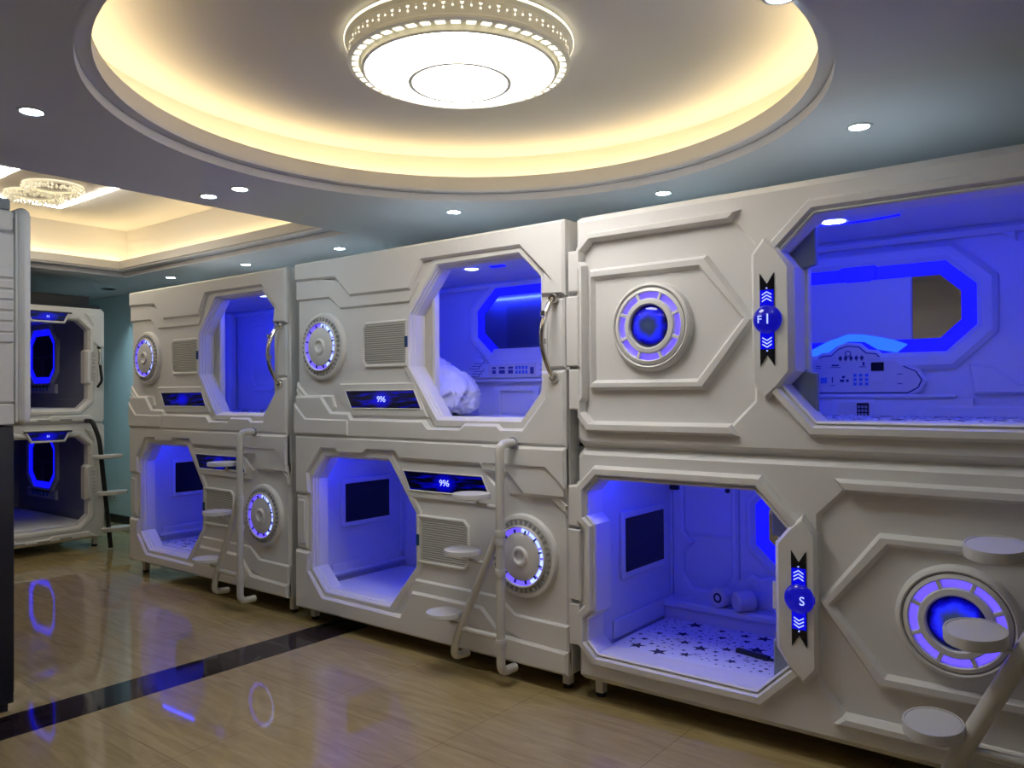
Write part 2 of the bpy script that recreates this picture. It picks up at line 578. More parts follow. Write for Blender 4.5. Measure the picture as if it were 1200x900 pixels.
def front_a(root, L, H, flip):
    fl = (L, H) if flip else None
    m = MB(fl)
    m.prism([(0, 0), (L, 0), (L, H), (0, H)], [OPEN_A], .10, 0, 'shell', .018)
    # top terraces
    m.prism([(0, .905), (.343, .90), (.457, .822), (1.09, .817), (1.16, .93), (1.0, .95), (.6, .96), (0, 1.10)], [], .01, -.014, 'shell', .010)
    m.prism([(0, 1.036), (.42, 1.022), (.565, .893), (1.105, .889), (1.205, 1.050), (1.925, 1.046), (2.075, .90), (2.06, .775), (L, .77), (L, H), (0, H)], [], .01, -.030, 'shell', .014)
    # bottom terraces
    m.prism([(0, .2), (.38, .155), (.41, .19), (.377, .268), (.112, .269), (0, .356)], [], .01, -.013, 'shell', .010)
    m.prism([(0, 0), (L, 0), (L, .39), (2.06, .385), (2.078, .249), (1.935, .087), (1.794, .086), (1.768, .108), (1.528, .106), (1.49, .079), (1.25, .079),
             (1.209, .118), (.576, .121), (.552, .156), (.376, .16), (.273, .265), (0, .265)], [], .01, -.028, 'shell', .014)
    m.prism([(0, .01), (.55, .01), (.55, .112), (.124, .114), (0, .217)], [], .0, -.038, 'shell', .009)
    # plate carrying the display
    m.prism([(.56, .135), (1.235, .135), (1.13, .342), (.45, .342), (.415, .27), (.5, .2)], [], .01, -.012, 'shell', .008)
    # opening surround
    m.prism(offset_poly(OPEN_A, -.055), [offset_poly(OPEN_A, -.006)], .01, -.010, 'shell', .009)
    m.prism(offset_poly(OPEN_A, -.008), [offset_poly(OPEN_A, .006)], .112, .03, 'shell', .008)
    # boss that carries the handle
    m.prism([(2.095, .40), (L - .008, .40), (L - .008, .757), (2.095, .757)], [], .01, -.018, 'shell', .010)
    if flip:
        m.prism(rrect(2.11, L - .02, .43, .73, .02), [], -.01, -.026, 'shell', .008)
    # ridge lines on the lower left corner and the top
    m.prism([(.0, .30), (.09, .225), (.10, .235), (.01, .31)], [], 0, -.018, 'shell', .003)
    m.build('front_panel', root)

    # vent grille
    v = MB(fl)
    out = [(.70, .435), (1.07, .435), (1.07, .722), (.70, .722), (.662, .685), (.662, .472)]
    v.prism(out, [offset_poly(out, .022)], .005, -.014, 'shell', .007)
    v.prism(offset_poly(out, .02), [], .004, -.002, 'groove')
    for k in range(19):
        z = .462 + k * .0130
        v.box((.685, -.010, z - .0035), (1.052, .0, z + .0035), 'slat', .0015)
    vg = v.build('vent_grille', root)
    s = MB(fl); s.box((1.052, -.018, .552), (1.072, -.008, .618), 'sticker_blue', .001)
    tag(s.build('sticker', vg), 'small dark blue sticker')

    # display
    d = MB(fl)
    P = [(.512, .292), (.568, .187), (1.178, .187), (1.122, .292)]
    d.prism(offset_poly(P, -.008), [P], -.008, -.018, 'shell', .004)
    d.prism(P, [], -.004, -.014, 'display', .001)
    c = (.845, .24)
    cc = (L - c[0], H - c[1]) if flip else c
    dd = d.build('display_panel', root, origin=(cc[0], -.012, cc[1]))
    tag(dd, 'black glass display strip glowing blue')
    return dd, cc


def ring_a(root, L, H, flip, pale=True):
    """round ornament with a toothed rim and a glowing ring"""
    c = (.285, .585)
    if flip: c = (L - c[0], H - c[1])
    m = MB()
    C3 = (c[0], 0, c[1])
    m.lathe([(.222, .01), (.222, -.012), (.214, -.026), (.202, -.030), (.196, -.030), (.190, -.022), (.190, .01)], C3, 'shell', 'y', 64)
    m.lathe([(.198, -.026), (.155, -.030), (.155, .0), (.198, .0)], C3, 'slat', 'y', 64)
    m.lathe([(.163, -.024), (.163, -.042), (.157, -.046), (.152, -.042), (.152, -.024)], C3, 'shell', 'y', 64)
    for k in range(36):
        t = 2 * math.pi * k / 36
        R = Matrix.Rotation(-t, 4, 'Y')
        cx, cz = c[0] + .178 * math.cos(t), c[1] + .178 * math.sin(t)
        m.box((cx - .011, -.0335, cz - .0075), (cx + .011, -.024, cz + .0075), 'groove', 0, 1, R)
    bz = m.build('ornament_ring', root)
    e = MB()
    e.lathe([(.153, -.030), (.128, -.034), (.128, -.01), (.153, -.01)], C3, 'led_ring', 'y', 64)
    if pale:
        for k in range(7):
            a = math.radians(-62 + k * 22)
            e.lathe([(.149, -.034), (.131, -.037), (.131, -.030), (.149, -.030)], C3, 'led_ring_pale', 'y', 5, arc=(a, a + math.radians(17)))
    for k in range(12):
        t = 2 * math.pi * (k + .5) / 12
        R = Matrix.Rotation(-t, 4, 'Y')
        cx, cz = c[0] + .135 * math.cos(t), c[1] + .135 * math.sin(t)
        e.box((cx - .009, -.042, cz - .004), (cx + .009, -.03, cz + .004), 'black_matte', 0, 1, R)
    tag(e.build('light_ring', bz), 'glowing blue violet ring')
    h = MB()
    h.lathe([(0, -.040), (.020, -.040), (.027, -.044), (.036, -.052), (.046, -.052), (.052, -.044), (.056, -.040), (.118, -.040), (.128, -.034), (.128, 0), (0, 0)], C3, 'shell', 'y', 64, close=False)
    h.build('hub', bz)
    return bz


def handle(root, x, z0, z1, chrome='chrome'):
    m = MB()
    zc = (z0 + z1) / 2
    pts = []
    for k in range(17):
        t = k / 16
        z = z0 + (z1 - z0) * t
        pts.append((x - .012 * math.sin(math.pi * t), -.035 - .085 * math.sin(math.pi * t) ** .75, z))
    pts = [(x, -.012, z0 - .002)] + pts + [(x, -.012, z1 + .002)]
    m.tube(pts, .0135, chrome, 14)
    for z in (z0, z1):
        m.lathe([(0, .0), (.026, 0), (.026, -.028), (.021, -.036), (0, -.036)], (x, -.010, z), chrome, 'y', 24, close=False)
    for z in (zc + .12, zc - .02):
        m.lathe([(.0135, -.012), (.0165, -.012), (.0165, .012), (.0135, .012)], (x - .011, -.108, z), chrome, 'z', 16)
    return tag(m.build('door_handle', root), 'curved chrome pull handle')


def front_c(root, L, H, flip):
    fl = (L, H) if flip else None
    m = MB(fl)
    out = [(.035, 0), (L - .035, 0), (L, .045), (L, .17), (L + .012, .18), (L + .012, .39), (L + .022, .40), (L + .022, .76), (L + .012, .77), (L + .012, .985), (L, .995), (L, H - .012), (L - .03, H),
           (.03, H), (0, H - .012), (0, .995), (-.012, .985), (-.012, .77), (-.025, .76), (-.025, .40), (-.014, .39), (-.014, .18), (0, .17), (0, .045)]
    hole = [(.825, .135), (.925, .235), (.925, .91), (.835, 1.015), (.115, 1.015), (.062, .965), (.062, .925), (.078, .905), (.078, .245), (.062, .225), (.062, .18), (.105, .135)]
    m.prism(out, [OPEN_C], .10, 0.0, 'shell', .022)
    m.prism(offset_poly(out, .020), [hole, offset_poly(OPEN_C, -.012)], .02, -.018, 'shell', .014)
    # raised ridges: a bracket round the panel and a full one round the opening
    br = [(.83, 1.018), (.115, 1.018), (.062, .968), (.062, .925), (.078, .905), (.078, .245), (.062, .225), (.062, .18), (.105, .132), (.825, .132),
          (.865, .078), (.082, .078), (.024, .145), (.024, .255), (.038, .275), (.038, .875), (.024, .895), (.024, .995), (.092, 1.066), (.878, 1.066)]
    m.prism(br, [], -.01, -.046, 'shell', .014, .026)
    m.prism(offset_poly(OPEN_C, -.062), [offset_poly(OPEN_C, -.004)], -.01, -.046, 'shell', .016, .026)
    # side blocks on the narrow edge
    for x0, x1 in ((-.030, .045), (L - .045, L + .026)):
        m.prism([(x0, .405), (x1, .405), (x1, .755), (x0, .755)], [], .04, -.046, 'shell', .006)
        m.prism([(x0 + .012, .19), (x1, .19), (x1, .39), (x0 + .012, .39)], [], .04, -.042, 'shell', .006)
        m.prism([(x0 + .012, .775), (x1, .775), (x1, .98), (x0 + .012, .98)], [], .04, -.042, 'shell', .006)
    # arrow-shaped raised rim
    p2 = [(.092, .284), (.70, .283), (.935, .585), (.712, .886), (.092, .884)]
    i2 = [(.125, .335), (.662, .335), (.872, .59), (.676, .828), (.125, .828)]
    m.prism(p2, [i2], .01, -.030, 'shell', .016, .024)
    m.prism(offset_poly(i2, -.004), [], .01, -.006, 'shell')
    # emblem plate between panel and opening
    ep = [(.985, .235), (1.045, .29), (1.098, .355), (1.098, .795), (1.045, .875), (.985, .93), (.928, .86), (.928, .31)]
    m.prism(ep, [], .01, -.052, 'shell', .014)
    # opening surround and jamb
    m.prism(offset_poly(OPEN_C, -.010), [offset_poly(OPEN_C, .006)], .112, -.034, 'shell', .010)
    for q in ([(1.03, .30), (1.16, .17), (1.16, .35), (1.09, .37)], [(1.03, .87), (1.09, .79), (1.16, .81), (1.16, .99)]):
        m.prism(q, [], .112, .085, 'pocket', .006)      # dark pockets at the slanted corners of the jamb
    # small plate on the corner
    
    m.build('front_panel', root)


def ring_c(root, L, H, flip):
    c = (.433, .583)
    if flip: c = (L - c[0], H - c[1])
    C3 = (c[0], 0, c[1])
    m = MB()
    m.lathe([(.212, .01), (.212, -.012), (.202, -.034), (.192, -.040), (.186, -.036), (.186, .01)], C3, 'shell', 'y', 72)
    m.lathe([(.186, -.030), (.186, -.020), (.180, -.020), (.180, -.030)], C3, 'groove', 'y', 72)
    m.lathe([(.180, .0), (.180, -.036), (.165, -.042), (.160, -.036), (.160, .0)], C3, 'shell', 'y', 72)
    m.lathe([(.131, .0), (.131, -.036), (.125, -.044), (.106, -.046), (.100, -.040), (.100, .0)], C3, 'shell', 'y', 72)
    for k in range(8):
        t = 2 * math.pi * (k + .5) / 8
        R = Matrix.Rotation(-t, 4, 'Y')
        cx, cz = c[0] + .146 * math.cos(t), c[1] + .146 * math.sin(t)
        m.box((cx - .017, -.040, cz - .008), (cx + .017, 0, cz + .008), 'shell', .002, 1, R)
    bz = m.build('ornament_ring', root)
    e = MB()
    e.lathe([(.161, -.016), (.130, -.016), (.130, -.004), (.161, -.004)], C3, 'led_ring', 'y', 72)
    tag(e.build('light_ring', bz), 'glowing blue violet ring in eight segments')
    h = MB()
    prof = [(.101 * math.sin(math.radians(a)), -.02 - .028 * math.cos(math.radians(a))) for a in range(0, 91, 10)]
    h.lathe([(p[0], p[1]) for p in prof] + [(.101, 0)], C3, 'globe', 'y', 48, close=False)
    tag(h.build('globe', bz, origin=(c[0], -.045, c[1])), 'domed dark blue globe picture')
    return bz


def emblem(root, L, H, flip, txt, side):
    """vertical ribbon with swallow tails, a glass ball and arrows"""
    x = 1.0
    c = (x, .577)
    if flip: c = (L - x, H - .577)
    X, Z = c
    m = MB()
    w = .031
    m.prism([(X - w, Z - .197), (X, Z - .150), (X + w, Z - .197), (X + w, Z + .197), (X, Z + .150), (X - w, Z + .197)], [], -.046, -.056, 'black_gloss', .001)
    em = m.build('emblem', root)
    tag(em, 'black ribbon emblem with a glowing blue ball')
    g_ = MB()
    g_.prism([(X - w + .002, Z - .125), (X + w - .002, Z - .125), (X + w - .002, Z + .125), (X - w + .002, Z + .125)], [], -.055, -.0575, 'field_blue')
    a = g_
    for s in (1, -1):
        for k in range(3):
            z = Z + s * (.080 + k * .014)
            a.prism([(X - .020, z - s * .006), (X, z + s * .006), (X + .020, z - s * .006), (X + .020, z - s * .001), (X, z + s * .011), (X - .020, z - s * .001)], [], -.057, -.059, 'digit')
        a.lathe([(0, -.0598), (.003, -.0598), (.003, -.056), (0, -.056)], (X, 0, Z + s * .132), 'digit', 'y', 10)
    a.build('light_field', em)
    o = MB()
    prof = [(.062 * math.sin(math.radians(q)), -.05 - .034 * math.cos(math.radians(q))) for q in range(0, 91, 9)]
    o.lathe(prof + [(.064, -.048)], (X, 0, Z), 'orb', 'y', 40, close=False)
    ball = o.build('ball', em)
    for t_, dx, sz in txt:
        glyphs(t_, sz, 'lettering', ball, (X + dx, Z - .002), 'digit', -.0855)
    return em


def body(root, L, H, D, door=None, y0=.09):
    m = MB()
    t = .02
    m.box((.012, y0, .012), (L - .012, D, .035), 'shell', .004)          # underside
    m.box((.012, y0, H - .035), (L - .012, D, H - .008), 'shell', .008)  # top
    m.box((.012, y0, .012), (.035, D, H - .008), 'shell', .006)
    m.box((L - .035, y0, .012), (L - .012, D, H - .008), 'shell', .006)
    m.box((.012, D - .02, .012), (L - .012, D, H - .008), 'shell', .006)
    # seam flange and ribs on the sides and top
    for x0, x1 in ((.004, .016), (L - .016, L - .004)):
        m.box((x0, y0 + .03, .02), (x1, y0 + .055, H - .015), 'shell', .003)
        for k in range(4):
            m.box((x0, y0 + .2, .35 + k * .12), (x1, D - .12, .41 + k * .12), 'shell', .005)
    m.build('body', root)


def liner(root, L, H, D, zf, zc, x0=.062, x1=None, yb=None, yf=.13, mt='liner'):
    """inner lining: floor, ceiling, back and end walls with moulded relief"""
    x1 = x1 or L - .062
    yb = yb or D - .05
    m = MB()
    m.box((x0 - .02, yf, zf - .02), (x1 + .02, yb, zf), mt, .002)
    m.box((x0 - .02, yf, zc), (x1 + .02, yb, zc + .015), mt, .002)
    m.box((x0 - .02, yf, zf - .02), (x0, yb, zc + .01), mt, .002)
    m.box((x1, yf, zf - .02), (x1 + .02, yb, zc + .01), mt, .002)
    m.box((x0 - .02, yb, zf - .02), (x1 + .02, yb + .02, zc + .01), mt, .002)
    # returns behind the front panel and a cove along the ceiling
    m.box((x0, yb - .05, zc - .045), (x1, yb, zc), mt, .02)
    m.box((x0, yb - .045, zf), (x0 + .012, yb, zc), mt, .004)
    # moulded step along the end walls above the mattress
    for xa, xb in ((x0, x0 + .012), (x1 - .012, x1)):
        m.box((xa, yf + .1, zf + .06), (xb, yb - .02, zf + .16), mt, .005)
    m.build('interior_lining', root)
    return x0, x1, yb


def led_source(root, x0, x1, z, y=.150):
    m = MB()
    m.box((x0, y, z), (x1, y + .016, z + .012), 'led_source')
    tag(m.build('led_strip', root), 'blue light strip behind the front edge')


def spot(root, x, y, zc, r=.058):
    m = MB()
    m.lathe([(r, 0), (r + .014, -.004), (r + .018, -.002), (r + .018, .004), (r, .004)], (x, y, zc), 'liner', 'z', 32)
    sp = m.build('ceiling_spot', root)
    e = MB(); e.lathe([(0, -.003), (r, -.003), (r, .003), (0, .003)], (x, y, zc), 'pod_spot', 'z', 32, close=False)
    tag(e.build('lens', sp), 'glowing white round lens')


def light_window(root, inner, band, yb, mirror='mirror', top='led_blue', split=None, depth=.035, frame_w=.07):
    """eight-sided mirror sunk in the back wall, in a glowing blue band and a raised moulding"""
    m = MB()
    out = offset_poly(inner, -band)
    big = offset_poly(out, -frame_w)
    m.prism(big, [out], yb + .005, yb - depth, 'liner', .022, .02)
    fr = m.build('mirror_frame', root)
    e = MB()
    e.prism(out, [inner], yb, yb - .012, top, .004)
    tag(e.build('led_band', fr), 'glowing blue eight-sided light band')
    g_ = MB()
    if split is None:
        g_.prism(inner, [], yb, yb - .004, mirror)
        tag(g_.build('mirror', fr), 'dark mirror glass')
    else:
        xs = [p for p in inner]
        lo, hi = min(p[0] for p in inner), max(p[0] for p in inner)
        zl, zh = min(p[1] for p in inner), max(p[1] for p in inner)
        left = [p for p in inner if p[0] <= split + 1e-6]
        right = [p for p in inner if p[0] > split]
        R = [(split, zl)] + sorted([p for p in right], key=lambda p: math.atan2(p[1] - (zl + zh) / 2, p[0] - split)) + [(split, zh)]
        Lp = [(split, zh)] + sorted([p for p in left], key=lambda p: math.atan2(p[1] - (zl + zh) / 2, p[0] - split) % (2 * math.pi)) + [(split, zl)]
        g_.prism(R, [], yb, yb - .004, mirror)
        tag(g_.build('mirror', fr), 'mirror glass reflecting the warm room')
        p_ = MB(); p_.prism(Lp, [], yb, yb - .016, 'liner', .004)
        p_.build('folding_table', fr)
    return fr


def television(root, x, y0, y1, z0, z1):
    m = MB()
    m.box((x, y0 - .03, z0 - .035), (x + .022, y1 + .03, z1 + .035), 'liner', .006)
    tv = m.build('television', root)
    s = MB(); s.box((x + .018, y0, z0), (x + .026, y1, z1), 'screen', .001)
    tag(s.build('screen', tv), 'black switched-off screen')
    return tv


def switch_board_a(root, yb):
    """long rectangular board with icons (2U)"""
    m = MB()
    m.prism([(.76, .375), (1.62, .375), (1.62, .50), (1.42, .50), (1.36, .475), (.92, .475), (.88, .52), (.82, .52), (.76, .44)], [], yb + .002, yb - .045, 'liner', .008)
    m.prism([(.95, .39), (1.36, .39), (1.36, .47), (.95, .47)], [], yb - .04, yb - .05, 'slat', .003)
    y = yb - .051
    k = m
    for x0, w in ((.99, .03), (1.05, .05), (1.13, .04)):
        k.box((x0, y - .001, .405), (x0 + w, y + .002, .43), 'icon_dark'); k.box((x0, y - .001, .438), (x0 + w, y + .002, .452), 'icon_dark')
    for q in range(4):
        for z in (.402, .432):
            k.box((1.19 + q * .028, y - .001, z), (1.21 + q * .028, y + .002, z + .022), 'icon_blue', .001)
    k.box((1.315, y - .001, .40), (1.345, y + .002, .445), 'icon_dark', .001)
    # circuit-like lines to either side
    for q in range(6):
        z = .388 + q * .018
        x0 = .775 + (q % 3) * .02
        k.box((x0, yb - .0465, z), (x0 + .09, yb - .044, z + .004), 'icon_dark')
        k.box((x0 + .09, yb - .0465, z), (x0 + .094, yb - .044, z + .018), 'icon_dark')
        k.box((1.39 + (q % 2) * .02, yb - .0465, z), (1.50, yb - .044, z + .004), 'icon_dark')
    bd = m.build('switch_board', root)
    return bd


def switch_board_c(root, yb):
    """cloud-shaped board with icons, small screen and logo line (1U)"""
    m = MB()
    o = [(.60, .265), (1.34, .265), (1.385, .29), (1.40, .325), (1.375, .365), (1.33, .385), (1.285, .42), (1.225, .425), (1.195, .455), (1.15, .46), (1.115, .492), (1.06, .498), (1.02, .485),
         (.985, .452), (.935, .448), (.905, .425), (.87, .42), (.83, .38), (.60, .38)]
    m.prism(offset_poly(o, -.022), [], yb + .002, yb - .030, 'liner', .010)
    m.prism(offset_poly(o, -.006), [], yb - .025, yb - .0325, 'icon_dark', .001)
    m.prism(o, [], yb - .025, yb - .036, 'slat', .002)
    y = yb - .037
    k = m
    def B(x0, x1, z0, z1, mm='icon_dark'):
        k.box((x0, y - .0012, z0), (x1, y + .002, z1), mm)
    for q in range(5):
        B(1.02 + q * .026, 1.036 + q * .026, .432, .447)
        B(1.025 + q * .026, 1.031 + q * .026, .425, .452)
    k.lathe([(.012, -.001), (.016, -.001), (.016, .001), (.012, .001)], (1.065, y, .462), 'icon_dark', 'y', 16)
    B(.905, .93, .40, .404); B(.905, .93, .39, .393); B(.985, 1.02, .40, .408); B(.975, 1.03, .392, .395)
    for x0 in (.888, .928):
        B(x0, x0 + .032, .312, .343, 'icon_blue')
    B(.985, .990, .315, .345); B(.975, 1.0, .300, .303)
    B(1.025, 1.045, .318, .332); B(1.055, 1.068, .318, .332); B(1.035, 1.05, .338, .35)
    for q in range(3):
        for z in (.300, .322, .344):
            B(1.09 + q * .028, 1.106 + q * .028, z, z + .015, 'icon_blue')
    B(1.12, 1.15, .392, .396); B(1.135, 1.145, .40, .418)
    B(1.295, 1.318, .305, .309); B(1.295, 1.318, .352, .356)
    bd = m.build('switch_board', root)
    s = MB(); s.box((1.175, y - .004, .372), (1.235, y + .002, .415), 'screen', .002)
    s.box((1.175, y - .003, .312), (1.235, y + .002, .362), 'slat', .002)
    tag(s.build('small_screen', bd), 'small dark screen')
    # ledge under the board
    l = MB(); l.box((.1, yb - .06, .235), (1.55, yb + .002, .255), 'liner', .008)
    l.box((.1, yb - .045, .12), (1.62, yb + .002, .235), 'liner', .004)
    l.build('ledge', root)
    sf = MB(); sf.box((.985, yb - .056, .105), (1.198, yb - .04, .232), 'liner', .003)
    sf.box((1.02, yb - .060, .118), (1.175, yb - .05, .215), 'slat', .002)
    so = sf.build('safe_box', root)
    kp = MB(); kp.box((1.112, yb - .064, .12), (1.168, yb - .055, .212), 'black_matte', .001)
    for i in range(3):
        for j in range(4):
            kp.box((1.118 + i * .016, yb - .066, .13 + j * .019), (1.129 + i * .016, yb - .062, .142 + j * .019), 'groove')
    tag(kp.build('keypad', so), 'black keypad with small square buttons')
    return bd


def capsule_a(label, loc, upper, digits, interior):
    L, H, D = 2.2126, 1.155, .98
    root = empty('sleeping_capsule', loc)
    tag(root, label, 'sleeping capsule', 'white sleeping capsules stacked two high')
    flip = not upper
    if not upper: H = ZS - loc[2]
    dd, cc = front_a(root, L, H, flip)
    ring_a(root, L, H, flip)
    body(root, L, H, D)
    zf, zc = (.07, 1.045) if upper else (.083, 1.040)
    x0, x1, yb = liner(root, L, H, D, zf, zc)
    if digits:
        g_ = glyphs(digits, .052, 'digits', dd, (0, 0), 'digit', -.0045)
    if upper:
        handle(root, 2.15, .352, .755)
        led_source(root, .25, 2.02, 1.028)
    else:
        led_source(root, .18, 1.06, 1.024)
    interior(root, L, H, x0, x1, yb, zc)
    if not upper:
        legs(root, L)
    return root


def legs(root, L, xs=None, z=None, y0=.06, y1=.9):
    z = -root.location.z if z is None else z
    for x in (xs or (.05, L - .09)):
        for y in (y0, y1):
            m = MB()
            m.box((x, y, z + .018), (x + .045, y + .045, .03), 'shell', .004)
            lg = m.build('leg', root)
            f = MB(); f.lathe([(0, 0), (.026, 0), (.026, .018), (0, .018)], (x + .022, y + .022, z + .0007), 'foot_black', 'z', 20, close=False)
            tag(f.build('foot', lg), 'black foot pad')


def sliding_door(root, x0, x1, z0, z1, y=.115, edge_dir=1):
    m = MB()
    m.box((x0, y, z0), (x1, y + .018, z1), 'ivory', .004)
    e = x1 if edge_dir > 0 else x0
    m.box((e - .022, y - .012, z0), (e + .004, y + .030, z1), 'shell', .004)
    m.box((e - .05, y - .006, (z0 + z1) / 2 - .06), (e - .03, y + .002, (z0 + z1) / 2 + .06), 'slat', .003)
    tag(m.build('sliding_door', root), 'ivory sliding door pushed aside')


def int_2u(root, L, H, x0, x1, yb, zc):
    inner = octagon(.885, 1.56, .575, .945, .13, .12)
    light_window(root, inner, .06, yb, 'dark_mirror')
    switch_board_a(root, yb)
    m = MB()
    m.prism([(.93, .495), (1.64, .495), (1.60, .578), (.985, .578)], [], yb + .002, yb - .03, 'liner', .006)
    m.box((.1, yb - .035, .345), (L - .1, yb + .003, .372), 'liner', .008)
    m.prism([(.98, .07), (1.36, .07), (1.36, .32), (.98, .32)], [[(1.03, .10), (1.31, .10), (1.31, .285), (1.03, .285)]], yb + .002, yb - .020, 'liner', .006)
    arch = [(.70 + .12 * math.cos(math.radians(a)), .16 + .12 * math.sin(math.radians(a))) for a in range(0, 181, 15)] + [(.58, .08), (.82, .08)]
    m.prism(offset_poly(arch, -.02), [arch], yb + .002, yb - .018, 'liner', .005)
    m.build('ledge', root)
    sliding_door(root, .45, 1.185, .08, 1.03)
    spot(root, 1.245, .375, zc, .040)
    s = MB(); s.box((1.40, .36, zc - .008), (1.50, .40, zc + .002), 'led_blue', .002); tag(s.build('ceiling_light_slot', root), 'small blue light slot')


def int_3u(root, L, H, x0, x1, yb, zc):
    inner = octagon(.95, 1.6, .575, .945, .13, .12)
    m = MB()
    m.box((x0, yb - .10, .07), (x0 + .10, yb, zc), 'liner', .04, 3)
    m.box((x0, .2, .16), (x0 + .015, yb - .05, .20), 'liner', .006)
    m.prism(octagon(.35, .75, .3, .95, .06), [octagon(.40, .70, .35, .90, .05)], yb + .002, yb - .012, 'liner', .005)
    m.build('end_wall_moulding', root)
    sliding_door(root, .45, 1.195, .08, 1.03)
    spot(root, 1.46, .30, zc, .042)


def int_2l(root, L, H, x0, x1, yb, zc):
    television(root, x0, .34, .755, .525, .795)
    m = MB()
    pts = [(x0, .14), (x0, .95)]
    m.box((x0, .2, .16), (x0 + .03, yb, .19), 'liner', .012, 2)
    m.box((.3, yb - .03, .14), (L - .1, yb, .19), 'liner', .012, 2)
    m.build('wall_moulding', root)
    inner = octagon(.95, 1.6, .5, .90, .13, .12)
    light_window(root, inner, .06, yb, 'dark_mirror')


def int_3l(root, L, H, x0, x1, yb, zc):
    television(root, x0, .345, .655, .535, .80)
    m = MB()
    m.box((x0, .2, .16), (x0 + .03, yb, .19), 'liner', .012, 2)
    m.build('wall_moulding', root)


c2u = capsule_a('white capsule above in the middle stack, octagonal opening showing a bundled white duvet', (X2, 0, ZS), True, '996', int_2u)
c3u = capsule_a('white capsule on top of the row\'s far left stack, beside the teal wall', (X3, .02, ZS), True, '', int_3u)
c2l = capsule_a('white capsule below in the middle stack, empty blue-lit interior without a sheet', (X2, 0, ZB), False, '996', int_2l)
c3l = capsule_a('white capsule at the bottom of the row\'s far left stack, beside the teal wall', (X3, .02, ZB3), False, '', int_3l)


